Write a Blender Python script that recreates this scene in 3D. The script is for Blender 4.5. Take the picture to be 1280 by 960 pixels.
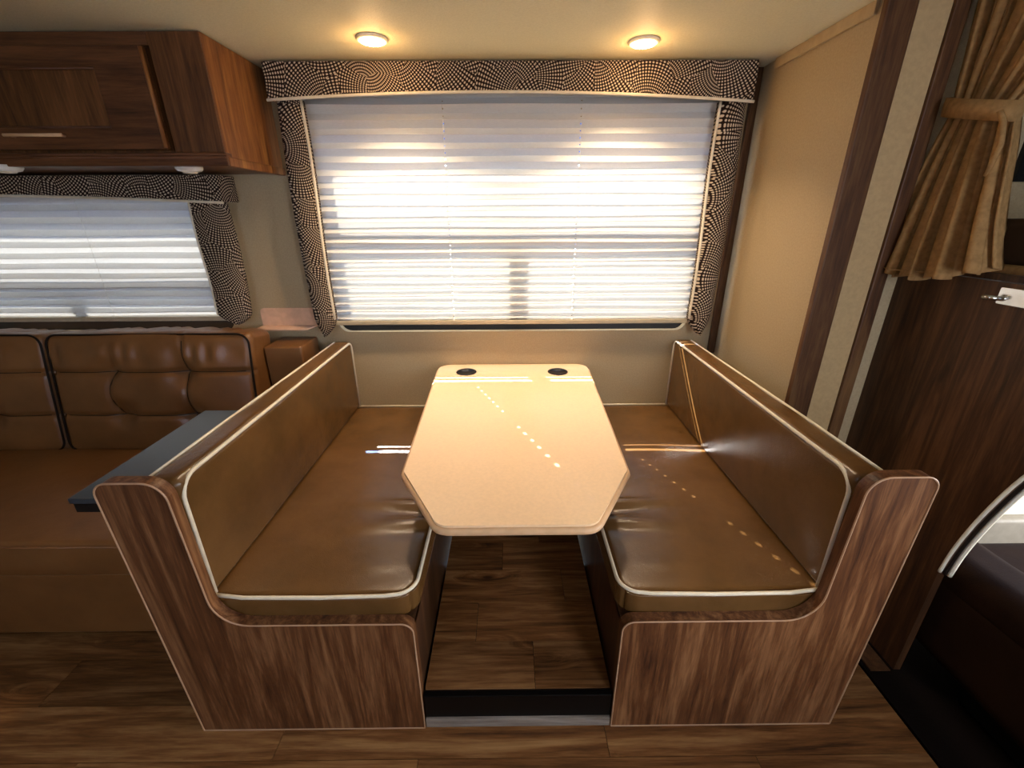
import bpy, bmesh, math, random
from mathutils import Vector, Matrix
random.seed(7)
sc = bpy.context.scene
C = sc.collection
for o in list(bpy.data.objects):
    bpy.data.objects.remove(o)

# ------------------------------------------------------------------ camera
F_PX, PITCH, YAW, ROLL = 538.02, 0.3743, 0.0055, -0.005
cam_loc = Vector((-0.0167, -0.7958, 1.3767))
R_ = Vector((math.cos(YAW), -math.sin(YAW), 0))
FH = Vector((math.sin(YAW), math.cos(YAW), 0))
FW = FH * math.cos(PITCH) + Vector((0, 0, -math.sin(PITCH)))
UP = FH * math.sin(PITCH) + Vector((0, 0, math.cos(PITCH)))
Rc = R_ * math.cos(ROLL) + UP * math.sin(ROLL)
Uc = -R_ * math.sin(ROLL) + UP * math.cos(ROLL)
cd = bpy.data.cameras.new('camera')
cam = bpy.data.objects.new('camera', cd)
C.objects.link(cam)
M = Matrix((Rc, Uc, -FW)).transposed().to_4x4()
M.translation = cam_loc
cam.matrix_world = M
cd.sensor_fit = 'HORIZONTAL'; cd.sensor_width = 36; cd.lens = F_PX * 36 / 1280
cd.clip_start = 0.02; cd.clip_end = 200
sc.camera = cam

# ------------------------------------------------------------------ world, sun, daylight, exposure
w = bpy.data.worlds.new('world'); sc.world = w; w.use_nodes = True
bg = w.node_tree.nodes['Background']
bg.inputs[0].default_value = (0.50, 0.68, 1.0, 1); bg.inputs[1].default_value = 10.0
SUN = Vector((0.44, -1.0, -0.92)).normalized()
sd = bpy.data.lights.new('sun', 'SUN'); sd.energy = 55; sd.angle = math.radians(0.53); sd.color = (1.0, 0.95, 0.87)
so = bpy.data.objects.new('sun', sd); C.objects.link(so)
so.rotation_euler = (-SUN).to_track_quat('Z', 'Y').to_euler(); so.location = (-2, 5, 5)


def area(name, loc, target, sx, sy, e, col):
    d = bpy.data.lights.new(name, 'AREA'); d.shape = 'RECTANGLE'; d.size = sx; d.size_y = sy
    d.energy = e; d.color = col
    o = bpy.data.objects.new(name, d); C.objects.link(o); o.location = loc
    o.rotation_euler = (Vector(loc) - Vector(target)).to_track_quat('Z', 'Y').to_euler()
    return o


# fill lamps added to stand in for daylight at the coach's unseen openings
area('entry_side_fill', (1.02, -1.74, 1.25), (0.75, 0.0, 0.5), 0.5, 0.9, 12.5, (1.0, 0.95, 0.88))
area('galley_side_fill', (-1.15, -1.74, 1.35), (-1.0, 0.4, 0.7), 0.8, 0.42, 1.5, (1.0, 0.84, 0.66))
area('windshield_daylight', (2.72, -0.35, 0.95), (1.6, 0.4, 0.4), 1.3, 0.55, 60, (1.0, 0.97, 0.92))
vs = sc.view_settings
sc.display_settings.display_device = 'sRGB'
vs.view_transform = 'Standard'; vs.look = 'None'; vs.gamma = 1; vs.use_curve_mapping = False
vs.exposure = 0.0

# ------------------------------------------------------------------ materials


def lin(h):
    h = h.lstrip('#'); v = [int(h[i:i + 2], 16) / 255 for i in (0, 2, 4)]
    return tuple((c / 12.92 if c <= .04045 else ((c + .055) / 1.055) ** 2.4) for c in v) + (1,)


class NT:
    def __init__(s, name):
        s.m = bpy.data.materials.new(name); s.m.use_nodes = True
        s.t = s.m.node_tree; s.b = s.t.nodes['Principled BSDF']; s.out = s.t.nodes['Material Output']

    def n(s, typ, **kw):
        nd = s.t.nodes.new(typ)
        for k, v in kw.items():
            setattr(nd, k, v)
        return nd

    def l(s, a, b): s.t.links.new(a, b)

    def math(s, op, a, b=None, c=None):
        nd = s.n('ShaderNodeMath', operation=op)
        for i, v in enumerate((a, b, c)):
            if v is None: continue
            if isinstance(v, (int, float)): nd.inputs[i].default_value = v
            else: s.l(v, nd.inputs[i])
        return nd.outputs[0]

    def ramp(s, fac, stops):
        nd = s.n('ShaderNodeValToRGB'); e = nd.color_ramp.elements
        while len(e) < len(stops): e.new(0.5)
        for i, (p_, c) in enumerate(stops):
            e[i].position = p_; e[i].color = c
        s.l(fac, nd.inputs[0]); return nd.outputs[0]

    def noise(s, vec, scale, detail=3, rough=.5, dist=0.0):
        nd = s.n('ShaderNodeTexNoise'); nd.inputs['Scale'].default_value = scale
        nd.inputs['Detail'].default_value = detail; nd.inputs['Roughness'].default_value = rough
        nd.inputs['Distortion'].default_value = dist
        s.l(vec, nd.inputs['Vector']); return nd.outputs['Fac']

    def pos(s, scale=(1, 1, 1), rnd=0.0):
        g = s.n('ShaderNodeNewGeometry'); v = g.outputs['Position']
        if rnd:
            oi = s.n('ShaderNodeObjectInfo'); mu = s.n('ShaderNodeMath', operation='MULTIPLY')
            s.l(oi.outputs['Random'], mu.inputs[0]); mu.inputs[1].default_value = rnd
            ad = s.n('ShaderNodeVectorMath', operation='ADD'); s.l(v, ad.inputs[0]); s.l(mu.outputs[0], ad.inputs[1]); v = ad.outputs[0]
        mp = s.n('ShaderNodeMapping'); mp.inputs['Scale'].default_value = scale
        s.l(v, mp.inputs['Vector']); return mp.outputs[0]

    def bump(s, h, strength, dist=.002):
        nd = s.n('ShaderNodeBump'); nd.inputs['Strength'].default_value = strength; nd.inputs['Distance'].default_value = dist
        s.l(h, nd.inputs['Height']); s.l(nd.outputs[0], s.b.inputs['Normal'])

    def set(s, rough=.5, spec=.5, metal=0.0):
        s.b.inputs['Roughness'].default_value = rough; s.b.inputs['Specular IOR Level'].default_value = spec
        s.b.inputs['Metallic'].default_value = metal; return s


def plain(name, hexc, rough=.5, spec=.5, metal=0.0, mottle=.06, scale=40):
    t = NT(name).set(rough, spec, metal)
    c = lin(hexc); a = tuple(x * (1 - mottle) for x in c[:3]) + (1,); b = tuple(min(1, x * (1 + mottle)) for x in c[:3]) + (1,)
    f = t.noise(t.pos(), scale, 3)
    t.l(t.ramp(f, [(.35, a), (.65, b)]), t.b.inputs['Base Color'])
    return t.m


def wood(name, dark, mid, light, grain='z', rough=.45, spec=.3, rnd=0.0, freq=1.0, knots=.5, fine_amt=.34):
    t = NT(name).set(rough, spec)
    gsc = {'x': (1.4, 20, 20), 'y': (20, 1.4, 20), 'z': (20, 20, 1.4)}[grain]
    gsc = tuple(v * freq for v in gsc)
    ksc = {'x': (2.2, 7.5, 7.5), 'y': (7.5, 2.2, 7.5), 'z': (7.5, 7.5, 2.2)}[grain]
    # sparse knots that also push the grain aside
    vo = t.n('ShaderNodeTexVoronoi'); vo.inputs['Scale'].default_value = 1.0; vo.inputs['Randomness'].default_value = 1.0
    t.l(t.pos(ksc, rnd), vo.inputs['Vector'])
    kn = t.n('ShaderNodeMapRange'); kn.inputs['From Min'].default_value = .02; kn.inputs['From Max'].default_value = .30
    kn.inputs['To Min'].default_value = 1; kn.inputs['To Max'].default_value = 0; t.l(vo.outputs['Distance'], kn.inputs['Value'])
    ad = t.n('ShaderNodeVectorMath', operation='ADD'); t.l(t.pos(gsc, rnd), ad.inputs[0])
    cbn = t.n('ShaderNodeCombineXYZ')
    for k in range(3): t.l(t.math('MULTIPLY', kn.outputs[0], .9 * knots), cbn.inputs[k])
    t.l(cbn.outputs[0], ad.inputs[1])
    a = t.noise(ad.outputs[0], 1.0, 7, .66, 1.1)
    fine = t.noise(t.pos(tuple(q * 5 for q in gsc), rnd), 1.0, 4, .7)
    s_ = t.math('ADD', t.math('MULTIPLY', a, 1 - fine_amt), t.math('MULTIPLY', fine, fine_amt))
    s2 = t.math('SUBTRACT', s_, t.math('MULTIPLY', t.math('POWER', kn.outputs[0], 2.0), .16 * knots))
    col = t.ramp(s2, [(.36, lin(dark)), (.49, lin(mid)), (.64, lin(light))])
    if rnd:
        oi = t.n('ShaderNodeObjectInfo'); hv = t.n('ShaderNodeHueSaturation')
        t.l(t.math('ADD', t.math('MULTIPLY', oi.outputs['Random'], .5), .75), hv.inputs['Value']); t.l(col, hv.inputs['Color']); col = hv.outputs[0]
    t.l(col, t.b.inputs['Base Color'])
    t.bump(s_, .25, .001)
    return t.m


def leather(name, base, light, rough=.34, spec=.5):
    t = NT(name).set(rough, spec)
    a = t.noise(t.pos(), 5, 4, .6)
    t.l(t.ramp(a, [(.3, lin(base)), (.7, lin(light))]), t.b.inputs['Base Color'])
    nd = t.n('ShaderNodeTexVoronoi'); nd.inputs['Scale'].default_value = 420
    t.l(t.pos(), nd.inputs['Vector'])
    wr = t.noise(t.pos(), 14, 5, .65)
    t.bump(t.math('ADD', t.math('MULTIPLY', nd.outputs['Distance'], .16), wr), .35, .004)
    return t.m


def wallpaper(name, a, b, rough=.62):
    t = NT(name).set(rough, .3)
    f = t.noise(t.pos(), 160, 4, .6)
    big = t.noise(t.pos(), 260, 2)
    t.l(t.ramp(f, [(.35, lin(a)), (.65, lin(b))]), t.b.inputs['Base Color'])
    t.bump(t.math('ADD', f, big), .4, .0015)
    return t.m


def fanfabric(name):
    t = NT(name).set(.85, .15)
    g = t.n('ShaderNodeNewGeometry'); sp = t.n('ShaderNodeSeparateXYZ'); t.l(g.outputs['Position'], sp.inputs[0])
    cb = t.n('ShaderNodeCombineXYZ'); ux = t.math('ADD', sp.outputs[0], sp.outputs[1]); t.l(ux, cb.inputs[0]); t.l(sp.outputs[2], cb.inputs[1])
    vo = t.n('ShaderNodeTexVoronoi', voronoi_dimensions='2D'); vo.inputs['Scale'].default_value = 8.5
    t.l(cb.outputs[0], vo.inputs['Vector'])
    sc_ = t.n('ShaderNodeSeparateColor'); t.l(vo.outputs['Color'], sc_.inputs[0])
    ang = t.math('MULTIPLY', sc_.outputs[0], 6.283)
    pp = t.n('ShaderNodeSeparateXYZ'); t.l(vo.outputs['Position'], pp.inputs[0])
    R0 = .13
    dx = t.math('SUBTRACT', ux, t.math('ADD', pp.outputs[0], t.math('MULTIPLY', t.math('COSINE', ang), R0)))
    dz = t.math('SUBTRACT', sp.outputs[2], t.math('ADD', pp.outputs[1], t.math('MULTIPLY', t.math('SINE', ang), R0)))
    r = t.math('SQRT', t.math('ADD', t.math('MULTIPLY', dx, dx), t.math('MULTIPLY', dz, dz)))
    th = t.math('ARCTAN2', dz, dx)
    P = .0098
    u = t.math('SUBTRACT', t.math('FRACT', t.math('DIVIDE', r, P)), .5)
    v = t.math('SUBTRACT', t.math('FRACT', t.math('MULTIPLY', th, R0 / P)), .5)
    d = t.math('ADD', t.math('MULTIPLY', u, u), t.math('MULTIPLY', v, v))
    m = t.n('ShaderNodeMapRange'); m.inputs['From Min'].default_value = .06; m.inputs['From Max'].default_value = .13
    m.inputs['To Min'].default_value = 1; m.inputs['To Max'].default_value = 0; t.l(d, m.inputs['Value'])
    t.l(t.ramp(m.outputs[0], [(0, lin('#23140f')), (1, lin('#c9b49a'))]), t.b.inputs['Base Color'])
    return t.m


def shade_mat():
    t = NT('pleated_shade_fabric')
    f = t.noise(t.pos((2, 2, 30)), 40, 3)
    col = t.ramp(f, [(.3, lin('#d2cec6')), (.7, lin('#dedad2'))])
    df = t.n('ShaderNodeBsdfDiffuse'); tr = t.n('ShaderNodeBsdfTranslucent'); mx = t.n('ShaderNodeMixShader')
    t.l(col, df.inputs[0]); t.l(col, tr.inputs[0]); mx.inputs[0].default_value = .060
    t.l(df.outputs[0], mx.inputs[1]); t.l(tr.outputs[0], mx.inputs[2]); t.l(mx.outputs[0], t.out.inputs[0])
    return t.m


def glass_mat(name, tint):
    t = NT(name)
    gl = t.n('ShaderNodeBsdfGlossy'); gl.inputs['Roughness'].default_value = .03
    tp = t.n('ShaderNodeBsdfTransparent'); tp.inputs[0].default_value = tint
    mx = t.n('ShaderNodeMixShader'); mx.inputs[0].default_value = .05
    t.l(tp.outputs[0], mx.inputs[1]); t.l(gl.outputs[0], mx.inputs[2]); t.l(mx.outputs[0], t.out.inputs[0])
    return t.m


def emis(name, col, s):
    t = NT(name); e = t.n('ShaderNodeEmission'); e.inputs[0].default_value = col; e.inputs[1].default_value = s
    t.l(e.outputs[0], t.out.inputs[0]); return t.m


MT = {}
MT['floor'] = wood('floor_plank_vinyl', '#3a2211', '#734a27', '#a0764a', 'x', .5, .25, rnd=9.0, freq=.8, knots=1.0)
MT['gap'] = plain('plank_joint', '#160c07', .9, .1)
MT['panelL'] = wood('walnut_end_panel', '#351c0f', '#5f3a20', '#8d6340', 'z', .45, .28, freq=.9, knots=.08)
MT['dwood'] = wood('dark_walnut', '#2c1a0e', '#472c19', '#66442a', 'z', .45, .3, knots=.12)
MT['cab'] = wood('cabinet_walnut', '#361d0f', '#5c381b', '#7c502c', 'z', .42, .3, knots=.1)
MT['cabx'] = wood('cabinet_walnut_rail', '#361d0f', '#57341c', '#74492a', 'x', .42, .3, knots=.05)
MT['cabside'] = wood('cabinet_side_oak', '#5a3720', '#855630', '#a5743f', 'z', .5, .3, knots=.05)
MT['stripz'] = wood('trim_wood', '#38200f', '#54341b', '#71502f', 'z', .5, .3, knots=.1)
MT['edge'] = plain('edge_banding', '#a98567', .4, .4)
MT['greywood'] = wood('grey_wood_strip', '#5b5149', '#857a70', '#a59a8e', 'x', .5, .3)
MT['leath'] = leather('brown_bench_leather', '#583c1c', '#6b4a26', .27, .55)
MT['sofa'] = leather('brown_sofa_leather', '#6e4725', '#845830', .34, .5)
MT['dleath'] = leather('dark_cab_seat_leather', '#1d1008', '#28170b', .8, .06)
MT['pipe'] = plain('cream_piping', '#e4d6bb', .5, .3)
MT['dseam'] = plain('dark_seam', '#1d120b', .7, .2)
MT['wall'] = wallpaper('textured_beige_wall', '#a8926f', '#b39d79')
MT['ceil'] = wallpaper('ceiling_cream', '#c8bf9c', '#d1c8a5')
MT['greige'] = plain('greige_panel', '#b8996c', .55, .3, scale=90)
MT['cove'] = plain('cove_strip', '#b29a74', .6, .25)
MT['table'] = plain('tan_laminate', '#f0cda2', .36, .4, mottle=.03, scale=120)
MT['tedge'] = plain('tan_table_edge', '#d9ae83', .4, .4)
MT['black'] = plain('black_plastic', '#0b0b0c', .4, .4)
MT['blackmet'] = plain('black_metal_strip', '#040405', .4, .2)
MT['shelf'] = plain('black_laminate', '#343a40', .30, .6, scale=200)
MT['fan'] = fanfabric('fan_dot_fabric')
MT['shade'] = shade_mat()
MT['rail'] = plain('beige_shade_rail', '#b9a98c', .5, .3)
MT['cord'] = plain('shade_cord', '#d8d2c6', .7, .2)
MT['glass'] = glass_mat('clear_glass', (.95, .97, 1, 1))
MT['tint'] = glass_mat('blue_filter', (.20, .26, .38, 1))  # added filter that dims and blues daylight around the window panes
MT['white'] = plain('white_plastic', '#e6e2d8', .4, .4)
MT['lamp'] = emis('lit_lens', (1, .80, .50, 1), 26)
MT['rim'] = plain('lamp_rim', '#e8dfc8', .4, .4)
MT['chrome'] = plain('chrome', '#d4d4d2', .18, .5, 1.0)
MT['curt'] = plain('tan_velour_curtain', '#9a764b', .9, .1, mottle=.16, scale=70)
MT['tray'] = plain('clear_brown_tray', '#dcb294', .25, .5)
MT['carpet'] = plain('dark_carpet', '#120c09', .95, .05, mottle=.3, scale=300)
MT['cream'] = plain('cream_cab_plastic', '#ddd6c2', .5, .3)
MT['grey'] = plain('grey_cab_plastic', '#8d867a', .5, .3)
MT['mattress'] = plain('bunk_mattress', '#4a3320', .9, .1)
MT['ground'] = plain('gravel_ground', '#b9b2a4', .9, .1, mottle=.2, scale=12)
MT['olive'] = plain('olive_blind', '#4a4a30', .8, .1)

# ------------------------------------------------------------------ mesh helpers


def obj(name, bm, mat, parent=None, smooth=False, bevel=0, seg=2):
    bmesh.ops.recalc_face_normals(bm, faces=bm.faces[:])
    me = bpy.data.meshes.new(name); bm.to_mesh(me); bm.free()
    if mat is not None: me.materials.append(MT[mat])
    if smooth:
        me.polygons.foreach_set('use_smooth', [True] * len(me.polygons))
    o = bpy.data.objects.new(name, me); C.objects.link(o)
    if parent is not None: o.parent = parent
    if bevel:
        b = o.modifiers.new('bevel', 'BEVEL'); b.width = bevel; b.segments = seg; b.limit_method = 'ANGLE'; b.angle_limit = math.radians(40)
    return o


def tag(o, label, cat, group=None, kind=None):
    o['label'] = label; o['category'] = cat
    if group: o['group'] = group
    if kind: o['kind'] = kind
    return o


def empty(name, label, cat, loc=(0, 0, 0), group=None, kind=None):
    o = bpy.data.objects.new(name, None); C.objects.link(o); o.empty_display_size = .1
    ROOT[o.name] = Vector(loc); o.location = loc
    return tag(o, label, cat, group, kind)


ROOT = {}


def under(o, root):
    """parent a mesh that was modelled in world coordinates without moving it"""
    off = ROOT.get(root.name, Vector((0, 0, 0)))
    o.parent = root
    o.location = o.location - off
    return o


def bx(bm, x0, x1, y0, y1, z0, z1):
    v = [bm.verts.new((x, y, z)) for z in (z0, z1) for y in (y0, y1) for x in (x0, x1)]
    for f in ((0, 1, 3, 2), (4, 6, 7, 5), (0, 4, 5, 1), (2, 3, 7, 6), (0, 2, 6, 4), (1, 5, 7, 3)):
        bm.faces.new([v[i] for i in f])
    return bm


def B(x0, x1, y0, y1, z0, z1):
    return bx(bmesh.new(), min(x0, x1), max(x0, x1), y0, y1, z0, z1)


def roundpoly(pts, rad, seg=6):
    out = []; n = len(pts)
    for i, p in enumerate(pts):
        r = rad[i] if isinstance(rad, (list, tuple)) else rad
        a = Vector(pts[i - 1]); b = Vector(p); c = Vector(pts[(i + 1) % n])
        if r <= 0: out.append(tuple(b)); continue
        u = (a - b).normalized(); v = (c - b).normalized()
        ang = u.angle(v); d = min(r / math.tan(ang / 2), (a - b).length * .49, (c - b).length * .49)
        r2 = d * math.tan(ang / 2)
        cen = b + (u + v).normalized() * (r2 / math.sin(ang / 2))
        p0 = b + u * d; p1 = b + v * d
        a0 = math.atan2(p0.y - cen.y, p0.x - cen.x); a1 = math.atan2(p1.y - cen.y, p1.x - cen.x)
        da = (a1 - a0 + math.pi) % (2 * math.pi) - math.pi
        for k in range(seg + 1):
            t = a0 + da * k / seg; out.append((cen.x + r2 * math.cos(t), cen.y + r2 * math.sin(t)))
    return out


def circle(cx, cy, r, n=24):
    return [(cx + r * math.cos(2 * math.pi * k / n), cy + r * math.sin(2 * math.pi * k / n)) for k in range(n)]


def plate(outer, holes, a, b, plane='xz', bm=None):
    """flat plate with holes; outline in the named plane, a..b along the third axis"""
    bm = bm or bmesh.new()

    def P(p, w_):
        return {'xz': (p[0], w_, p[1]), 'xy': (p[0], p[1], w_), 'yz': (w_, p[0], p[1])}[plane]
    loops = [[bm.verts.new(P(p, a)) for p in lp] for lp in [outer] + list(holes)]
    edges = []
    for lp in loops:
        for i in range(len(lp)): edges.append(bm.edges.new((lp[i - 1], lp[i])))
    res = bmesh.ops.triangle_fill(bm, edges=edges, use_beauty=True)
    top = [f for f in res['geom'] if isinstance(f, bmesh.types.BMFace)]
    mp = {}
    for lp, src in zip(loops, [outer] + list(holes)):
        for v, p in zip(lp, src): mp[v] = bm.verts.new(P(p, b))
    for f in top: bm.faces.new([mp[v] for v in reversed(f.verts[:])])
    for lp in loops:
        for i in range(len(lp)):
            bm.faces.new((lp[i - 1], lp[i], mp[lp[i]], mp[lp[i - 1]]))
    return bm


def tube(pts, r, closed=False, seg=8, bm=None):
    bm = bm or bmesh.new(); pts = [Vector(p) for p in pts]; n = len(pts); rings = []
    up = Vector((0.13, 0.27, 0.95))
    for i, p in enumerate(pts):
        if closed: t = pts[(i + 1) % n] - pts[i - 1]
        else: t = pts[min(i + 1, n - 1)] - pts[max(i - 1, 0)]
        t.normalize()
        nrm = up - t * up.dot(t)
        if nrm.length < 1e-3: nrm = Vector((1, 0, 0)) - t * t.x
        nrm.normalize(); bi = t.cross(nrm); up = nrm
        rings.append([bm.verts.new(p + (nrm * math.cos(a) + bi * math.sin(a)) * r) for a in [2 * math.pi * k / seg for k in range(seg)]])
    for i in range(n if closed else n - 1):
        A, Bq = rings[i], rings[(i + 1) % n]
        for k in range(seg): bm.faces.new((A[k - 1], A[k], Bq[k], Bq[k - 1]))
    if not closed:
        bm.faces.new(rings[0]); bm.faces.new(rings[-1])
    return bm


def lathe(profile, cx, cy, n=28, bm=None):
    bm = bm or bmesh.new(); rings = []
    for r, z in profile:
        rings.append([bm.verts.new((cx + r * math.cos(2 * math.pi * k / n), cy + r * math.sin(2 * math.pi * k / n), z)) for k in range(n)])
    for A, Bq in zip(rings, rings[1:]):
        for k in range(n): bm.faces.new((A[k - 1], A[k], Bq[k], Bq[k - 1]))
    if profile[0][0] > 0: bm.faces.new(rings[0])
    if profile[-1][0] > 0: bm.faces.new(rings[-1])
    return bm


def cushion(x0, x1, y0, y1, z0, z1, r, nx=24, ny=24, nz=10, disp=None):
    """rounded box on a regular grid; disp(p01, side, pos) -> offset vector for each vertex"""
    bm = bmesh.new()

    def ax(a, b, n):
        e = [0, .12, .3, .55, .8, 1.0]
        L = [a + r * q for q in e]; Rr = [b - r * q for q in reversed(e)]
        mid = [a + r + (b - a - 2 * r) * (k + 1) / (n + 1) for k in range(n)]
        return L + mid + Rr
    X, Y, Z = ax(x0, x1, nx), ax(y0, y1, ny), ax(z0, z1, nz)
    cache = {}

    def vert(x, y, z):
        key = (round(x, 6), round(y, 6), round(z, 6))
        if key in cache: return cache[key]
        p = Vector((x, y, z))
        c = Vector((min(max(x, x0 + r), x1 - r), min(max(y, y0 + r), y1 - r), min(max(z, z0 + r), z1 - r)))
        d = p - c
        q = c + d.normalized() * r if d.length > 1e-9 else p
        nrm = d.normalized() if d.length > 1e-9 else Vector((0, 0, 0))
        if disp: q = q + disp(q, nrm)
        cache[key] = bm.verts.new(q); return cache[key]

    def sheet(A, Bq, f):
        for i in range(len(A) - 1):
            for j in range(len(Bq) - 1):
                vs_ = [f(A[i], Bq[j]), f(A[i + 1], Bq[j]), f(A[i + 1], Bq[j + 1]), f(A[i], Bq[j + 1])]
                try: bm.faces.new(vs_)
                except ValueError: pass
    for z in (z0, z1): sheet(X, Y, lambda a, b: vert(a, b, z))
    for y in (y0, y1): sheet(X, Z, lambda a, b: vert(a, y, b))
    for x in (x0, x1): sheet(Y, Z, lambda a, b: vert(x, a, b))
    return bm


def g(x, c, s): return math.exp(-((x - c) / s) ** 2)


# ------------------------------------------------------------------ dimensions (metres)
D = 1.213          # inside face of the slide-out's outer wall
CZ = 1.905         # slide-out ceiling
RZ = 0.128         # raised slide-out floor
YW = 0.58          # coach side wall
XR = 0.975         # slide-out end wall

# ------------------------------------------------------------------ floors
fl = empty('floor', 'dark walnut plank floor of the coach in front of the dinette', 'floor', (0, 0, 0), kind='structure')
under(obj('subfloor', B(-2.9, 1.22, -1.75, .62, -.05, -.004), 'gap'), fl)
PW = .146


def planks(root, x0, x1, y0, y1, z, cuts=None, length=.92):
    row = 0; y = y1
    while y > y0 + .01:
        ya = max(y0, y - PW)
        if cuts and row in cuts: xs = [x0] + cuts[row] + [x1]
        else:
            st = x0 - random.random() * length; xs = [x0]
            k = 1
            while st + k * length < x1:
                if st + k * length > x0 + .05: xs.append(st + k * length)
                k += 1
            xs.append(x1)
        for a, b in zip(xs, xs[1:]):
            o = obj('plank', B(-(b - a) / 2 + .0008, (b - a) / 2 - .0008, -(y - ya) / 2 + .0008, (y - ya) / 2 - .0008, -.006, 0), 'floor')
            o.location = ((a + b) / 2, (y + ya) / 2, z + random.uniform(-.0003, .0003)); under(o, root)
        y -= PW; row += 1


planks(fl, -2.9, 1.12, -1.75, .0685 + 3 * PW, 0.0)
f2 = empty('floor', 'raised dark plank floor under the dinette table between the benches', 'floor', (0, 0, 0), kind='structure')
under(obj('subfloor', B(-.262, .262, .022, D, .02, RZ - .004), 'gap'), f2)
planks(f2, -.263, .263, .024, .024 + 8 * PW, RZ, cuts={7: [.05], 6: [-.13], 5: [.17], 4: [-.05], 3: [.1], 2: [-.1], 1: [.2], 0: [0]})
t1 = empty('trim_1', 'black metal step edge below the raised dinette floor', 'trim', (0, .01, .03), kind='structure')
under(obj('step_strip', B(-.264, .264, .006, .022, .036, RZ - .004), 'blackmet', bevel=.002), t1)
under(obj('kick_strip', B(-.264, .264, -.002, .022, .004, .036), 'greywood', bevel=.002), t1)

# ------------------------------------------------------------------ walls and ceiling
O1 = roundpoly([(-.825, .860), (.825, .860), (.825, 1.74), (-.825, 1.74)], .05)
O2 = roundpoly([(-2.62, .872), (-1.315, .872), (-1.315, 1.48), (-2.62, 1.48)], .05)
tag(obj('wall_back', plate([(-2.9, -.05), (XR + .05, -.05), (XR + .05, 2.0), (-2.9, 2.0)], [O1, O2], D, D + .03), 'wall'),
    'textured beige slide-out wall behind the dinette and sofa', 'wall', kind='structure')
tag(obj('wall_right', B(XR, XR + .03, YW - .005, D, RZ - .1, 2.0), 'wall'), 'beige end wall of the slide-out right of the dinette window', 'wall', kind='structure')
tag(obj('ceiling', B(-2.9, XR + .03, .625, D + .03, CZ, CZ + .04), 'ceil'), 'cream slide-out ceiling with two lit downlights', 'ceiling', kind='structure')
tag(obj('ceiling', B(-2.9, 2.75, -1.78, .63, 2.06, 2.10), 'ceil'), 'cream main ceiling of the coach above the camera', 'ceiling', kind='structure')
tag(obj('trim_2', B(-2.9, XR + .02, .590, .622, 1.903, 2.06), 'stripz', bevel=.003), 'dark wood header along the front edge of the slide-out ceiling', 'trim', kind='structure')
tag(obj('trim_3', B(.948, 1.028, .563, .585, 0, 2.06), 'stripz', bevel=.004), 'dark wood post trim at the near edge of the slide-out end wall', 'trim', kind='structure')
tag(obj('trim_4', B(XR - .012, XR - .002, .63, D - .12, CZ - .034, CZ), 'cove', bevel=.002), 'narrow beige cove strip where slide-out end wall meets ceiling', 'trim', kind='structure')
tag(obj('trim_5', B(.945, XR, D - .02, D, .75, CZ), 'stripz', bevel=.002), 'dark vertical strip in the corner right of the window', 'trim', kind='structure')
ws = empty('wall_side', 'coach side wall right of the slide-out, greige panel between wood strips', 'wall', (1.1, YW, 0), kind='structure')
under(obj('greige_panel', B(1.026, 1.125, .572, .60, 0, 2.06), 'greige'), ws)
under(obj('wood_strip', B(1.120, 1.160, .562, .60, 0, 2.06), 'stripz', bevel=.003), ws)
under(obj('beige_panel', B(1.158, 2.72, .585, .61, 1.24, 2.06), 'wall'), ws)
under(obj('lower_panel', B(1.158, 1.24, .585, .61, 0, 1.24), 'wall'), ws)
tag(obj('wall_left', B(-2.95, -2.9, -1.78, D, -.05, 2.1), 'wall'), 'beige end wall of the coach beyond the sofa', 'wall', kind='structure')
W3 = [(-1.55, 1.14), (-.75, 1.14), (-.75, 1.56), (-1.55, 1.56)]
W4 = [(.77, .8), (1.27, .8), (1.27, 1.7), (.77, 1.7)]
tag(obj('wall_front', plate([(-2.95, -.05), (2.75, -.05), (2.75, 2.1), (-2.95, 2.1)], [W3, W4], -1.78, -1.75), 'wall'), 'beige galley wall behind the camera', 'wall', kind='structure')

tag(obj('wall_cab_front', plate([(-1.78, -.05), (.62, -.05), (.62, 2.1), (-1.78, 2.1)], [[(-1.0, .68), (.3, .68), (.3, 1.2), (-1.0, 1.2)]], 2.75, 2.78, 'yz'), 'grey'), 'grey cab front with the windshield opening', 'wall', kind='structure')
# ground outside
tag(obj('ground', B(-40, 40, 1.6, 60, -.95, -.9), 'ground'), 'pale gravel ground outside the coach windows', 'ground', kind='structure')

# ------------------------------------------------------------------ windows


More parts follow.
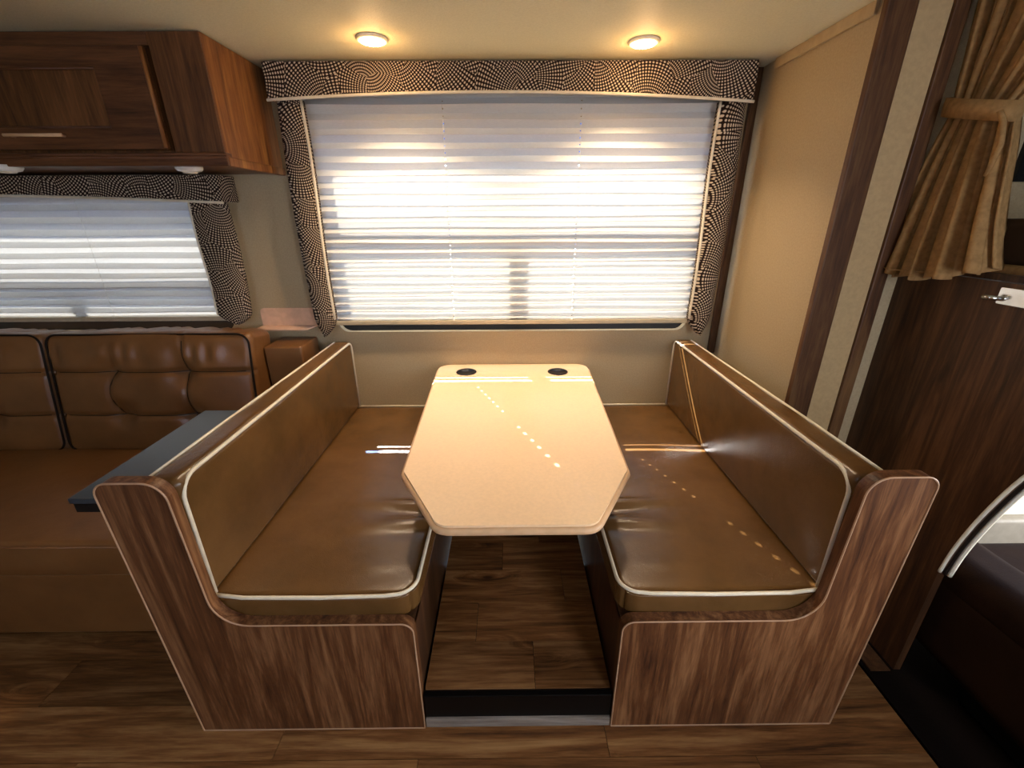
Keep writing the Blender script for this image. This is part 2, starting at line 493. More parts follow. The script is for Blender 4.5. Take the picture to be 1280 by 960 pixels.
def window(name, label, x0, x1, z0, z1, bar, mull, slot, top):
    """outer sash behind the wall opening: opaque sill bar with an added sun slot, added blue filter border, clear panes, bar and mullion"""
    r = empty(name, label, 'window', ((x0 + x1) / 2, D + .045, z0), kind='structure')
    ya, yb = D + .034, D + .050
    s0, s1 = slot
    under(obj('sill_bar', B(x0 - .05, x1 + .05, ya, yb, z0 - .05, s0), 'black'), r)
    m0, m1 = mull
    if s1 > s0:  # unseen slot added to shape the thin sun streak
        for a, b in ((x0 - .05, x0 + .045), (m0, m1), (x1 - .045, x1 + .05)):
            under(obj('slot_block', B(a, b, ya, yb, s0, s1), 'black'), r)
    under(obj('slot_rail', B(x0 - .05, x1 + .05, ya, yb, s1, s1 + .012), 'black'), r)  # added upper lip of the sun slot
    zb = s1 + .012
    g1 = roundpoly([(x0 + .045, zb + .004), (m0, zb + .004), (m0, bar[0]), (x0 + .045, bar[0])], .02, 4)
    g2 = roundpoly([(m1, zb + .004), (x1 - .045, zb + .004), (x1 - .045, bar[0]), (m1, bar[0])], .02, 4)
    g3 = roundpoly([(x0 + .045, bar[1]), (x1 - .045, bar[1]), (x1 - .045, top), (x0 + .045, top)], .03, 5)
    under(obj('filter_border', plate([(x0 - .05, zb), (x1 + .05, zb), (x1 + .05, z1 + .05), (x0 - .05, z1 + .05)], [g1, g2, g3], ya + .004, ya + .008), 'tint'), r)  # added blue filter around the panes, makes the bluish bands on the shade
    for gg in (g1, g2, g3):
        under(obj('pane', plate(gg, [], ya + .004, ya + .008), 'glass'), r)
    under(obj('mullion', B(m0 + .002, m1 - .002, ya - .012, yb, zb, bar[0] + .01), 'grey'), r)
    under(obj('sash_bar', B(x0 - .05, x1 + .05, ya + .008, ya + .016, bar[1] - .02, bar[1] - .004), 'grey'), r)
    return r


window('window_1', 'wide dinette window with dark frame behind the pleated shade', -.825, .825, .86, 1.74, (1.25, 1.355), (-.035, .04), (.902, .921), 1.60)
window('window_2', 'sofa window with dark frame behind its pleated shade', -2.62, -1.315, .872, 1.48, (1.045, 1.16), (-2.05, -2.00), (.945, .945), 1.355)


# ------------------------------------------------------------------ pleated shades
def pleats(x0, x1, ztop, zbot, ya, yb, p_top, p_bot, cords, hole=.003, punched=True):
    bm = bmesh.new()
    zs = [ztop]
    while zs[-1] > zbot + .004:
        f = (zs[-1] - zbot) / (ztop - zbot); zs.append(max(zbot, zs[-1] - (p_bot + (p_top - p_bot) * f) / 2))
    xs = [x0]
    for c in sorted(cords): xs += [c - hole, c + hole]
    xs.append(x1)
    # extra divisions so that the fabric can sag a little
    full = []
    for a, b in zip(xs, xs[1:]):
        k = max(1, int((b - a) / .08))
        full += [a + (b - a) * i / k for i in range(k)]
    full.append(x1)
    holes = {(round(c - hole, 5)) for c in cords}
    for i in range(len(zs) - 1):
        y0, y1 = (ya, yb) if i % 2 == 0 else (yb, ya)
        rowA = []; rowB = []
        for x in full:
            wv = .0015 * math.sin(x * 7 + i * .8)
            rowA.append((x, y0, zs[i] + (.0015 * math.sin(x * 7 + (i) * .8) if i else 0)))
            rowB.append((x, y1, zs[i + 1] + .0015 * math.sin(x * 7 + (i + 1) * .8)))
        for k in range(len(full) - 1):
            a0, a1, b1, b0 = map(Vector, (rowA[k], rowA[k + 1], rowB[k + 1], rowB[k]))
            if punched and round(full[k], 5) in holes:
                # punched cord hole in the middle of the pleat face
                for s, e in ((0, .42), (.58, 1)):
                    bm.faces.new([bm.verts.new(v) for v in (a0.lerp(b0, s), a1.lerp(b1, s), a1.lerp(b1, e), a0.lerp(b0, e))])
            else:
                bm.faces.new([bm.verts.new(v) for v in (a0, a1, b1, b0)])
    bmesh.ops.remove_doubles(bm, verts=bm.verts[:], dist=1e-5)
    return bm


def shade(label, x0, x1, ztop, zbot, cords, pt, pb, punched=True):
    r = empty('pleated_shade', label, 'window shade', ((x0 + x1) / 2, D - .03, zbot), group='pleated window shades')
    ya, yb = D - .040, D - .014
    under(obj('pleated_fabric', pleats(x0, x1, ztop, zbot + .018, ya, yb, pt, pb, cords, punched=punched), 'shade'), r)
    under(obj('head_rail', B(x0, x1, D - .045, D - .008, ztop, ztop + .03), 'rail', bevel=.003), r)
    under(obj('bottom_rail', B(x0, x1, D - .044, D - .012, zbot, zbot + .02), 'rail', bevel=.004), r)
    for c in cords:
        under(obj('cord', tube([(c, D - .042, ztop), (c + .001, D - .043, (ztop + zbot) / 2), (c, D - .042, zbot + .01)], .0009, seg=5), 'cord'), r)
    return r


shade('cream pleated shade drawn over the wide dinette window', -.835, .835, 1.835, .903, [-.275, .275], .054, .033)
shade('cream pleated shade drawn over the sofa window', -2.60, -1.300, 1.455, .928, [-1.83, -2.35], .054, .034, punched=False)


# ------------------------------------------------------------------ fabric valances
def valance(label, x0, x1, ztop, zl, zr, zmid, legs, yf, ytop=None):
    r = empty('window_valance', label, 'valance', ((x0 + x1) / 2, D - .06, zl), group='fan-patterned window valances')
    n = 24; pts = []; pipe = []
    for k in range(n + 1):
        t = k / n; x = x0 + (x1 - x0) * t
        z = zl + (zr - zl) * t + (zmid - (zl + zr) / 2) * (1 - (2 * t - 1) ** 2)
        pts.append((x, z)); pipe.append((x, yf - .004, z - .004))
    outl = pts + [(x1, ztop), (x0, ztop)]
    under(obj('header_board', plate(outl, [], yf, yf + .018), 'fan', bevel=.005), r)
    for xs, z in ((x0, zl), (x1, zr)):
        a, b = (xs, xs + .016) if xs == x0 else (xs - .016, xs)
        under(obj('return_board', B(a, b, yf + .016, D - .002, z, ztop), 'fan', bevel=.003), r)
    under(obj('top_board', B(x0 + .016, x1 - .016, yf + .018, D - .002, ztop - .014, ztop), 'fan'), r)
    under(obj('piping', tube(pipe, .0052), 'pipe', smooth=True), r)
    for (inn, out, zt, zb, s) in legs:
        # padded fabric leg: gently swollen outline narrowing to a soft tip
        L = []; Rr = []
        for k in range(25):
            t = k / 24; z = zt + (zb - zt) * t
            swell = .010 * math.sin(math.pi * min(1, t * 1.1)) * (1 if s > 0 else 1)
            w0 = inn - s * .004 * math.sin(2.2 * math.pi * t)
            w1 = out + s * swell
            if t > .9:
                q = (t - .9) / .1; q = q * q
                w0 = w0 + (inn * .42 + out * .58 - w0) * q; w1 = w1 + (inn * .42 + out * .58 - w1) * q * .9
            L.append((w0, z)); Rr.append((w1, z))
        bm = bmesh.new(); m = 10; rows = []
        for (a, z), (b, _) in zip(L, Rr):
            row = []
            for j in range(m + 1):
                u = j / m; row.append(bm.verts.new((a + (b - a) * u, yf + .022 + .018 * (abs(2 * u - 1) ** 3), z)))
            row.append(bm.verts.new((b, D - .050, z))); row.insert(0, bm.verts.new((a, D - .050, z)))
            rows.append(row)
        for A, Bq in zip(rows, rows[1:]):
            for j in range(len(A) - 1): bm.faces.new((A[j], A[j + 1], Bq[j + 1], Bq[j]))
            bm.faces.new((A[-1], A[0], Bq[0], Bq[-1]))
        bm.faces.new(rows[0]); bm.faces.new(rows[-1])
        leg = under(obj('side_leg', bm, 'fan', smooth=True), r)
        pp = obj('piping', tube([(a, yf + .040, z) for a, z in L[:23]], .0055), 'pipe', smooth=True); pp.parent = leg
    return r


valance('dark fan-dot fabric valance with two side legs around the dinette window', -.912, .906, CZ - .004, 1.782, 1.772, 1.806,
        [(-.805, -.897, 1.79, .862, -1), (.800, .897, 1.78, .858, 1)], 1.09)
valance('dark fan-dot fabric valance above the sofa window, under the overhead cabinet', -2.9, -1.168, 1.531, 1.47, 1.432, 1.462,
        [(-1.335, -1.190, 1.44, .918, 1)], 1.10)

# ------------------------------------------------------------------ dinette benches


def bench(s, label):
    r = empty('dinette_bench', label, 'bench', (s * .6, .6, 0), group='dinette benches')

    def X(v): return s * v
    # end panel
    pin = .762
    out = [(X(.903), 0), (X(.930), .838), (X(.775), .838), (X(pin), .411), (X(.268), .411), (X(.268), 0)]
    rad = [.004, .032, .05, .085, .032, .003]
    pl = roundpoly(out, rad, 8)
    ep = obj('end_panel', plate(pl, [], 0.0, .030), 'panelL', bevel=.0025)
    under(ep, r)
    # thin edge band around the front rim
    cen = []
    n = len(pl)
    keep = [i for i in range(n)]
    path = [(pl[i][0], -.0005, pl[i][1]) for i in keep]
    eb = obj('edge_band', tube(path, .0022, closed=True, seg=6), 'edge', smooth=True); eb.parent = ep
    # base box
    under(obj('base_panel', B(X(.270), X(.286), .026, D - .004, .004, .392), 'dwood'), r)
    under(obj('base_top', B(X(.27), X(.90), .03, D - .004, .374, .390), 'dwood'), r)
    under(obj('back_board', B(X(.862), X(.905), .032, D - .004, .004, .735), 'dwood', bevel=.003), r)

    RC = .055
    # seat cushion
    def dseat(q, nrm):
        d = Vector((0, 0, 0))
        if nrm.z > .3 and q.z > .44:
            u = (abs(q.x) - .27) / .5; v = q.y
            h = .005 * max(0, math.sin(math.pi * min(1, max(0, u)))) * max(0, math.sin(math.pi * min(1, max(0, v / 1.2))))
            h -= .006
            edge = 1.5 * g(u, .08, .30)
            h += edge * (.009 * g(v, .395 + .03 * u, .018) - .006 * g(v, .36 + .02 * u, .020) + .007 * g(v, .315 - .05 * u, .022) - .004 * g(v, .275 - .06 * u, .02))
            h += .004 * g(v, .47 + .2 * u, .03) * edge + .003 * g(v, .13, .015) * g(u, .25, .12)
            d.z += h
        cx, cy = .262 + RC, .034 + RC
        ex, ey = abs(q.x) - cx, q.y - cy
        if ex < 0 and ey < 0:
            ln = math.hypot(ex, ey); k = max(-ex, -ey) / ln
            d.x += s * (ex * k - ex); d.y += ey * k - ey
        if nrm.y < -.3: d.y -= .004 * max(0, math.sin(math.pi * min(1, max(0, (abs(q.x) - .27) / .5))))
        return d
    xa, xb = sorted((X(.262), X(.80)))
    sc1 = obj('seat_cushion', cushion(xa, xb, .034, D - .006, .388, .480, .020, 40, 80, 4, dseat), 'leath', smooth=True)
    under(sc1, r)
    zt = .474
    pp = [(X(.772), .036, zt + .003), (X(.70), .030, zt - .001), (X(.50), .027, zt), (X(.34), .031, zt)]
    pp += [(X(.265 + RC - RC * math.sin(a)), .034 + RC - RC * math.cos(a), zt) for a in [math.pi / 2 * k / 8 for k in range(9)]]
    pp += [(X(.265), .3, zt), (X(.265), .6, zt), (X(.265), D - .03, zt), (X(.275), D - .012, zt), (X(.33), D - .010, zt + .002), (X(.776), D - .010, zt + .002)]
    p1 = obj('piping', tube(pp, .0050), 'pipe', smooth=True); p1.parent = sc1

    # back cushion
    def dback(q, nrm):
        d = Vector((0, 0, 0))
        if nrm.x * s < -.3:
            d.x -= s * (.007 * max(0, math.sin(math.pi * min(1, max(0, q.y / 1.2)))) * max(0, math.sin(math.pi * (q.z - .45) / .4)))
        if nrm.z > .3:
            d.z += .0025 * math.sin(q.y * 21) * g(q.y, .45, .25)
        return d
    xa, xb = sorted((X(.776), X(.858)))
    bc = obj('back_cushion', cushion(xa, xb, .036, D - .006, .47, .818, .020, 4, 60, 24, dback), 'leath', smooth=True)
    under(bc, r)
    lp = roundpoly([(.046, .40), (.046, .812), (D - .012, .812), (D - .012, .40)], [0, .055, .03, 0], 7)
    lp = [(y, max(z, .476)) for y, z in lp]
    p2 = obj('piping', tube([(X(.7775), y, z) for y, z in lp], .0050), 'pipe', smooth=True); p2.parent = bc
    xr = .852
    p3 = obj('piping', tube([(X(xr), .05, .815), (X(xr + .001), .3, .8165), (X(xr), .7, .815), (X(xr - .003), D - .03, .815)], .0045), 'pipe', smooth=True); p3.parent = bc
    return r


bench(-1, 'brown leather dinette bench with walnut end panel, on the sofa side of the table')
bench(1, 'brown leather dinette bench with walnut end panel, on the cab side of the table')

# black flip-up side shelf
sh_ = empty('side_shelf', 'black rectangular shelf fixed behind the left bench, beside the sofa', 'shelf', (-.99, .3, .70))
under(obj('shelf_board', B(-1.072, -.908, .065, .565, .738, .752), 'shelf', bevel=.0015), sh_)
under(obj('front_lip', B(-1.066, -.915, .068, .082, .712, .738), 'black'), sh_)
under(obj('hinge_rail', B(-.935, -.907, .08, .55, .700, .738), 'black'), sh_)

# ------------------------------------------------------------------ dinette table
TZ = .695
tb = empty('dinette_table', 'tan laminate dinette table with clipped front corners and two cup holes', 'table', (0, .65, RZ))
po = roundpoly([(-.190, .028), (.187, .028), (.319, .262), (.358, 1.205), (-.358, 1.205), (-.322, .262)], [.045, .045, .03, .06, .06, .03], 7)
H1, H2 = (-.219, 1.095), (.207, 1.090)
tt = obj('tabletop', plate(po, [circle(*H1, .040), circle(*H2, .040)], TZ - .030, TZ, 'xy'), 'table', bevel=.006, seg=3)
under(tt, tb)
eb = obj('edge_band', tube([(x, y, TZ - .016) for x, y in po], .0105, closed=True, seg=10), 'tedge', smooth=True)
eb.parent = tt
for hx, hy in (H1, H2):
    ch = under(obj('cup_holder', lathe([(.047, TZ + .001), (.046, TZ + .003), (.039, TZ + .002), (.036, TZ - .05), (.0, TZ - .052)], hx, hy), 'black', smooth=True), tb)
under(obj('wall_cleat', B(-.28, .28, D - .035, D - .004, TZ - .075, TZ - .031), 'dwood'), tb)
lg = under(obj('leg', tube([(0, .92, RZ), (0, .92, TZ - .03)], .028, seg=16), 'dwood', smooth=False), tb)
under(obj('foot_plate', lathe([(.07, RZ), (.07, RZ + .012), (.03, RZ + .02), (0, RZ + .02)], 0, .92), 'black'), tb)

# ------------------------------------------------------------------ downlights


def downlight(label, x, y):
    r = empty('downlight', label, 'ceiling light', (x, y, CZ), group='lit downlights')
    under(obj('rim', lathe([(.050, CZ), (.050, CZ - .006), (.044, CZ - .010), (.040, CZ - .008), (.038, CZ)], x, y), 'rim', smooth=True), r)
    under(obj('lens', lathe([(.043, CZ - .006), (.036, CZ - .012), (.02, CZ - .016), (0, CZ - .017)], x, y), 'lamp', smooth=True), r)
    d = bpy.data.lights.new('downlight_lamp', 'AREA'); d.shape = 'DISK'; d.size = .07; d.energy = 5.2; d.color = (1, .77, .53); d.spread = math.radians(112)
    o = bpy.data.objects.new('downlight_lamp', d); C.objects.link(o); o.location = (0, 0, -.022); o.parent = r
    d = bpy.data.lights.new('downlight_bulb', 'POINT'); d.shadow_soft_size = .03; d.energy = 1.1; d.color = (1, .56, .22)
    o = bpy.data.objects.new('downlight_bulb', d); C.objects.link(o); o.location = (0, 0, -.055); o.parent = r
    return r


downlight('lit round downlight above the left half of the window', -.450, .893)
downlight('lit round downlight above the right half of the window', .430, .922)

# ------------------------------------------------------------------ overhead cabinet
YC = .82
cb = empty('overhead_cabinet', 'dark walnut overhead cabinet above the sofa window', 'cabinet', (-1.9, 1.0, 1.535))
under(obj('body', B(-2.88, -.972, YC + .022, D - .003, 1.560, CZ - .003), 'cab'), cb)
under(obj('side_panel', B(-.974, -.955, YC + .004, D - .003, 1.556, CZ - .003), 'cabside', bevel=.002), cb)
under(obj('stile', B(-1.118, -.957, YC, YC + .022, 1.574, CZ - .003), 'cab', bevel=.002), cb)
under(obj('top_rail', B(-2.88, -1.118, YC, YC + .022, 1.866, CZ - .003), 'cabx', bevel=.002), cb)
br = under(obj('bottom_rail', B(-2.88, -.950, YC - .006, YC + .030, 1.534, 1.574), 'cabx', bevel=.003), cb)
for zz in (1.558, 1.568):
    q = obj('bead', tube([(-2.88, YC - .007, zz), (-.952, YC - .007, zz)], .003, seg=6), 'cabx', smooth=True); q.parent = br
under(obj('side_moulding', B(-.974, -.948, YC + .004, D - .003, 1.534, 1.562), 'cabside', bevel=.003), cb)
under(obj('bottom_panel', B(-2.88, -.975, YC + .030, D - .003, 1.540, 1.560), 'cab'), cb)
for (dx0, dx1) in ((-2.05, -1.128), (-2.86, -2.07)):
    dz0, dz1, yd = 1.582, 1.862, YC - .018
    dr = under(obj('door', plate([(dx0, dz0), (dx1, dz0), (dx1, dz1), (dx0, dz1)],
                   [[(dx0 + .14, dz0 + .062), (dx1 - .165, dz0 + .062), (dx1 - .165, dz1 - .055), (dx0 + .14, dz1 - .055)]], yd, YC - .001), 'cabx', bevel=.003), cb)
    q = obj('centre_panel', B(dx0 + .135, dx1 - .16, yd + .009, YC - .002, dz0 + .058, dz1 - .05), 'cab'); q.parent = dr
    for a, b in (((dx0 + .14, dz1 - .058), (dx1 - .165, dz1 - .058)), ((dx0 + .14, dz0 + .064), (dx1 - .165, dz0 + .064))):
        q = obj('panel_bead', tube([(a[0], yd + .004, a[1]), (b[0], yd + .004, b[1])], .0045, seg=6), 'cabx', smooth=True); q.parent = dr
    q = obj('edge_moulding', tube([(dx1 - .004, yd - .001, dz0 + .004), (dx1 - .004, yd - .001, dz1 - .004)], .006, seg=8), 'cabside', smooth=True); q.parent = dr
    hx = dx1 - .40
    hb = tube([(hx - .092, yd - .024, 1.620), (hx + .092, yd - .024, 1.620)], .0055, seg=8)
    for e in (-.08, .08): tube([(hx + e, yd - .024, 1.620), (hx + e, yd, 1.620)], .004, seg=6, bm=hb)
    q = obj('handle', hb, 'tedge', smooth=True); q.parent = dr

for lbl, x, y in (('white unlit puck light under the cabinet, nearer its right end', -1.130, .885), ('white unlit puck light under the cabinet at the left picture edge', -1.715, .840)):
    r = empty('puck_light', lbl, 'light', (x, y, 1.53), group='unlit puck lights')
    under(obj('housing', lathe([(.042, 1.5405), (.042, 1.532), (.036, 1.524), (.024, 1.521), (0, 1.520)], x, y), 'white', smooth=True), r)
    under(obj('lens', lathe([(.024, 1.5215), (.02, 1.517), (0, 1.515)], x, y), 'rim', smooth=True), r)

# ------------------------------------------------------------------ small wall tray
tr_ = empty('wall_tray', 'small tan plastic L-shaped tray on the wall between the two windows', 'tray', (-1.07, D - .03, .895))
bk = roundpoly([(-1.180, .895), (-.925, .895), (-.925, .978), (-1.180, .978)], [0, 0, .02, .02], 5)
under(obj('back_plate', plate(bk, [], D - .006, D - .001), 'tray'), tr_)
lg_ = roundpoly([(-1.183, D - .003), (-1.183, D - .085), (-.945, D - .085), (-.925, D - .003)], [0, .02, .02, 0], 5)
under(obj('ledge', plate(lg_, [], .890, .896, 'xy'), 'tray'), tr_)

# ------------------------------------------------------------------ sofa
sf = empty('sofa', 'brown leather tufted sofa under the left window', 'sofa', (-1.9, .7, 0))
under(obj('base', cushion(-2.85, -1.0, .30, 1.15, .018, .288, .012, 20, 10, 4), 'sofa', smooth=True), sf)


def dsofa(q, nrm):
    d = Vector((0, 0, 0))
    if nrm.z > .3: d.z += .012 * max(0, math.sin(math.pi * min(1, max(0, (q.y - .28) / .62)))) + .004 * math.sin(q.x * 9) * g(q.y, .7, .2)
    if nrm.y < -.3: d.y -= .008 * math.sin(math.pi * min(1, max(0, (q.z - .28) / .14)))
    return d


st = under(obj('seat_cushion', cushion(-2.85, -1.0, .290, 1.0, .284, .420, .018, 50, 24, 5, dsofa), 'sofa', smooth=True), sf)
q = obj('seam', tube([(-2.84, .286, .409), (-1.9, .285, .411), (-1.01, .286, .408)], .003), 'sofa', smooth=True); q.parent = st
under(obj('side_arm', cushion(-1.10, -.932, 1.03, D - .006, .06, .842, .01, 4, 8, 12), 'sofa', smooth=True), sf)
under(obj('back_frame', B(-2.85, -1.09, 1.10, D - .05, .2, .80), 'sofa', bevel=.01), sf)


def back_cushion(x0, x1):
    wdt = x1 - x0; hgt = .525; th = .17
    ts = [(.30, .70), (.66, .68), (.33, .34), (.68, .32)]

    def dd(p, nrm):
        d = Vector((0, 0, 0))
        u = (p.x - x0) / wdt; v = p.z / hgt
        if nrm.y < -.3:
            bul = .035 * max(0, math.sin(math.pi * min(1, max(0, u)))) ** .5 * max(0, math.sin(math.pi * min(1, max(0, v)))) ** .5
            for (a, b) in ts: bul -= .030 * math.exp(-(((u - a) * wdt / .05) ** 2 + ((v - b) * hgt / .05) ** 2))
            for b in (.69, .33): bul -= .012 * g((v - b) * hgt, 0, .010)
            bul -= .008 * g((u - .67) * wdt, 0, .009) * (1 if v > .3 else 0)
            bul -= .009 * g((u - .31 - .02 * math.sin(v * 9)) * wdt, 0, .009) * (1 if .3 < v < .72 else 0)
            # gathers under the top seam
            bul += .005 * math.sin(u * 60 + 2 * math.sin(u * 17)) * g(v, .84, .07)
            d.y -= bul
        if nrm.z > .3:
            d.z += .012 * math.sin(math.pi * min(1, max(0, u))) + (.004 * math.sin(u * 75 + 2 * math.sin(u * 23)) if p.y > .03 else 0)
        return d
    bm = cushion(x0, x1, 0, th, 0, hgt, .028, 84, 8, 60, dd)
    # lean back on the frame
    Mx = Matrix.Translation((0, .885, .405)) @ Matrix.Rotation(math.radians(-9), 4, 'X')
    bm.transform(Mx)
    o = under(obj('back_cushion', bm, 'sofa', smooth=True), sf)
    lp = roundpoly([(x0 + .006, .01), (x1 - .006, .01), (x1 - .006, hgt - .006), (x0 + .006, hgt - .006)], .045, 6)
    pts = [Mx @ Vector((x, -.003 - .006 * math.sin(math.pi * max(0, min(1, (x - x0) / wdt))), z + .006 * math.sin(math.pi * max(0, min(1, (x - x0) / wdt))) * (1 if z > .4 else 0))) for x, z in lp]
    q = obj('piping', tube(pts, .0042, closed=True), 'dseam', smooth=True); q.parent = o
    N = Vector((0, -1, 0))

    def seam(path):
        pp = []
        for u, v in path:
            p = Vector((x0 + u * wdt, 0, v * hgt)); pp.append(Mx @ (p + dd(p, N) + Vector((0, -.0006, 0))))
        k = obj('seam', tube(pp, .0022, seg=6), 'dseam', smooth=True); k.parent = o
    for b in (.69, .33): seam([(.04 + .92 * i / 80, b) for i in range(81)])
    seam([(.67, .31 + .63 * i / 50) for i in range(51)])
    seam([(.31 + .02 * math.sin(v * 9), v) for v in [.33 + .36 * i / 40 for i in range(41)]])
    return o


back_cushion(-1.965, -1.105)
back_cushion(-2.835, -1.975)

# ------------------------------------------------------------------ cab end: wood bulkhead with arched opening
XB = 1.212
arch = [(.150, 0), (.150, .42), (.140, .52), (.112, .66), (.068, .804), (.0, .93), (-.11, 1.02), (-.28, 1.08), (-.55, 1.10), (-1.74, 1.10)]
bw = empty('wall_cab', 'dark walnut bulkhead with an arched opening to the cab', 'wall', (XB, .3, 0), kind='structure')
under(obj('bulkhead_panel', plate([(.585, 0)] + arch + [(-1.74, 1.215), (.585, 1.215)], [], XB, XB + .022, 'yz'), 'dwood'), bw)
at = [Vector((XB - .002, y - .004, z)) for y, z in arch[1:]]
sm = []
for i in range(len(at) - 1):
    for k in range(6):
        t = k / 6
        p0 = at[max(i - 1, 0)]; p1 = at[i]; p2 = at[i + 1]; p3 = at[min(i + 2, len(at) - 1)]
        sm.append(.5 * ((2 * p1) + (p2 - p0) * t + (2 * p0 - 5 * p1 + 4 * p2 - p3) * t * t + (3 * p1 - p0 - 3 * p2 + p3) * t ** 3))
sm.append(at[-1])
under(obj('arch_trim', tube(sm, .0045), 'cream', smooth=True), bw)
under(obj('arch_gasket', tube([p + Vector((.009, -.007, -.003)) for p in sm], .0045), 'dseam', smooth=True), bw)
under(obj('arch_liner', tube([p + Vector((.018, -.012, -.004)) for p in sm], .006), 'cream', smooth=True), bw)
tag(obj('baseboard_cab', B(1.135, 1.198, .145, .584, 0, .012), 'dwood'), 'dark wood strip along the foot of the cab bulkhead', 'baseboard', kind='structure')
tag(obj('floor_cab', B(1.122, 2.75, -1.74, .60, -.05, .008), 'carpet'), 'black carpeted cab floor past the bulkhead', 'floor', kind='structure')

# chrome latch on bulkhead
ch = empty('bracket', 'chrome ladder bracket high on the walnut bulkhead at the right picture edge', 'bracket', (XB - .01, .22, 1.19))
under(obj('plate', plate(roundpoly([(.275, 1.165), (.275, 1.205), (.10, 1.205), (.10, 1.165)], .004, 3), [], XB - .010, XB - .001, 'yz'), 'chrome', bevel=.002), ch)
under(obj('pin', tube([(XB - .010, .262, 1.178), (XB - .034, .272, 1.180), (XB - .036, .285, 1.180)], .006), 'chrome', smooth=True), ch)

# bunk over the cab
bf = empty('cab_bunk', 'bunk platform over the cab with a padded tan front edge', 'bunk', (1.8, -.4, 1.215))
under(obj('platform', B(XB + .014, 2.7, -1.72, .583, 1.216, 1.232), 'dwood'), bf)
under(obj('padded_edge', cushion(XB + .030, XB + .075, -1.7, .40, 1.216, 1.252, .014, 2, 10, 2), 'curt', smooth=True), bf)
mt_ = tag(obj('bunk_mattress', cushion(1.34, 2.6, -1.6, .565, 1.233, 1.36, .03, 6, 8, 3), 'mattress', smooth=True), 'dark brown mattress on the bunk behind the tied curtain', 'mattress')
wn = empty('window_3', 'small bunk window with olive blind behind the curtain', 'window', (1.75, .58, 1.46), kind='structure')
under(obj('frame', plate([(1.45, 1.46), (2.05, 1.46), (2.05, 1.80), (1.45, 1.80)], [[(1.47, 1.48), (2.03, 1.48), (2.03, 1.78), (1.47, 1.78)]], .572, .586), 'black'), wn)
under(obj('blind', B(1.465, 2.035, .580, .584, 1.475, 1.785), 'olive'), wn)

# ------------------------------------------------------------------ tied-back curtain
cu = empty('tied_curtain', 'tan velour curtain gathered by a tieback at the cab bunk', 'curtain', (XB - .03, .45, 1.21))
bm = bmesh.new(); NZ, NS = 60, 120
TIE = 1.622; rows = []
for i in range(NZ + 1):
    z = 2.02 - (2.02 - 1.20) * i / NZ
    if z > TIE:
        t = (z - TIE) / (2.02 - TIE); a, b = .556 + .012 * t, .385 - .30 * t ** .9
        amp = .014 + .024 * t
    else:
        t = (TIE - z) / (TIE - 1.20); t2 = t ** .8; a, b = .556 + .075 * t2, .385 - .110 * t2
        amp = .014 + .026 * t2
    row = []
    for k in range(NS + 1):
        s = k / NS
        y = a + (b - a) * s
        ph = 2 * math.pi * (5.5 * s + .35 * math.sin(5 * s)) + .5 * math.sin(z * 5)
        fold = abs(math.sin(ph * .5)) ** .7
        x = XB - .004 - amp * 1.5 * fold - .3 * amp * math.sin(2.3 * ph + 1)
        y += .35 * amp * math.cos(ph)
        zz = z
        if i == NZ: zz += .045 * max(0, s - .55) / .45 + .006 * math.sin(ph)
        elif z < 1.35: zz += (.045 * max(0, s - .55) / .45) * (1.35 - z) / .15
        row.append(bm.verts.new((x, y, zz)))
    rows.append(row)
for A, Bq in zip(rows, rows[1:]):
    for k in range(NS): bm.faces.new((A[k], A[k + 1], Bq[k + 1], Bq[k]))
co = under(obj('drape', bm, 'curt', smooth=True), cu)
so_ = co.modifiers.new('thick', 'SOLIDIFY'); so_.thickness = .004
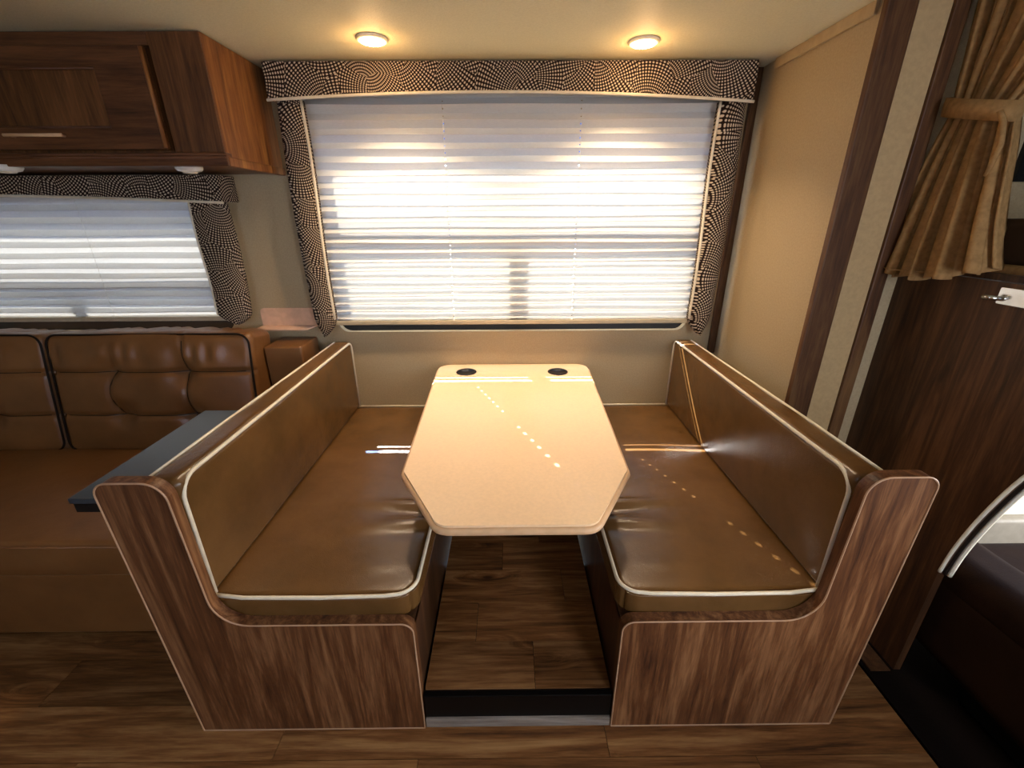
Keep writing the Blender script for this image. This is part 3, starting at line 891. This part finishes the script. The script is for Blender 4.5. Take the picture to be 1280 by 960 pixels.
# hem band
q = obj('hem', tube([v for v in []] or [(XB - .05, .62, 1.222), (XB - .085, .53, 1.219), (XB - .05, .44, 1.221)], .0015, seg=5), 'curt'); q.parent = co
bm = bmesh.new(); ring = []
for k in range(40):
    a = 2 * math.pi * k / 40
    y = .468 + .100 * math.cos(a); x = XB - .028 + .044 * math.sin(a)
    sag = -.024 * math.cos(a)
    ring.append([bm.verts.new((x + .004 * math.sin(a) * j, y, TIE - sag + dz)) for j, dz in ((0, -.022), (1, 0), (0, .022))])
for k in range(40):
    for j in range(2): bm.faces.new((ring[k - 1][j], ring[k][j], ring[k][j + 1], ring[k - 1][j + 1]))
tbk = under(obj('tieback', bm, 'curt', smooth=True), cu)
m = tbk.modifiers.new('thick', 'SOLIDIFY'); m.thickness = .006
under(obj('tie_strap', tube([(XB - .07, .375, 1.60), (XB - .06, .366, 1.575), (XB - .05, .364, 1.53), (XB - .05, .372, 1.46)], .006), 'curt', smooth=True), cu)
under(obj('curtain_track', B(XB - .06, XB - .03, -1.0, .57, 2.03, 2.058), 'stripz'), cu)

# ------------------------------------------------------------------ cab seat and door
cs = empty('driver_chair', 'dark brown leather cab seat seen through the arched opening', 'seat', (1.55, -.15, 0))
under(obj('seat_cushion', cushion(1.245, 1.80, -.52, .30, .10, .42, .07, 12, 12, 6), 'dleath', smooth=True), cs)


def dcab(q, nrm): return Vector((0, 0, .02 * math.sin(math.pi * max(0, min(1, (q.y + .55) / .7)))))


under(obj('armrest', cushion(1.245, 1.42, -.50, .28, .32, .458, .055, 6, 14, 4, dcab), 'dleath', smooth=True), cs)
under(obj('pedestal', B(1.32, 1.72, -.42, .06, .009, .16), 'black', bevel=.01), cs)
cdr = empty('cab_door', 'cream cab door with armrest and window beyond the arched opening', 'door', (1.9, .60, 0), kind='structure')
under(obj('door_skin', plate([(1.24, .01), (2.74, .01), (2.74, 1.21), (1.24, 1.21)], [roundpoly([(1.45, .72), (2.5, .72), (2.3, 1.15), (1.45, 1.15)], .05)], .575, .60), 'cream'), cdr)
under(obj('door_pane', plate(roundpoly([(1.44, .71), (2.51, .71), (2.31, 1.16), (1.44, 1.16)], .05), [], .588, .592), 'glass'), cdr)
under(obj('armrest', cushion(1.45, 2.2, .50, .576, .50, .56, .02, 8, 3, 2), 'cream', smooth=True), cdr)
under(obj('map_pocket', cushion(1.42, 2.1, .53, .576, .12, .28, .015, 8, 3, 2), 'grey', smooth=True), cdr)
dh = under(obj('door_handle', tube([(1.52, .575, .62), (1.53, .545, .625), (1.60, .54, .63), (1.62, .575, .63)], .010), 'chrome', smooth=True), cdr)
under(obj('pillar', B(1.225, 1.30, .50, .60, .01, 1.21), 'grey', bevel=.01), cdr)

# ------------------------------------------------------------------ tidy: children modelled in world space under a moved part
bpy.context.view_layer.update()
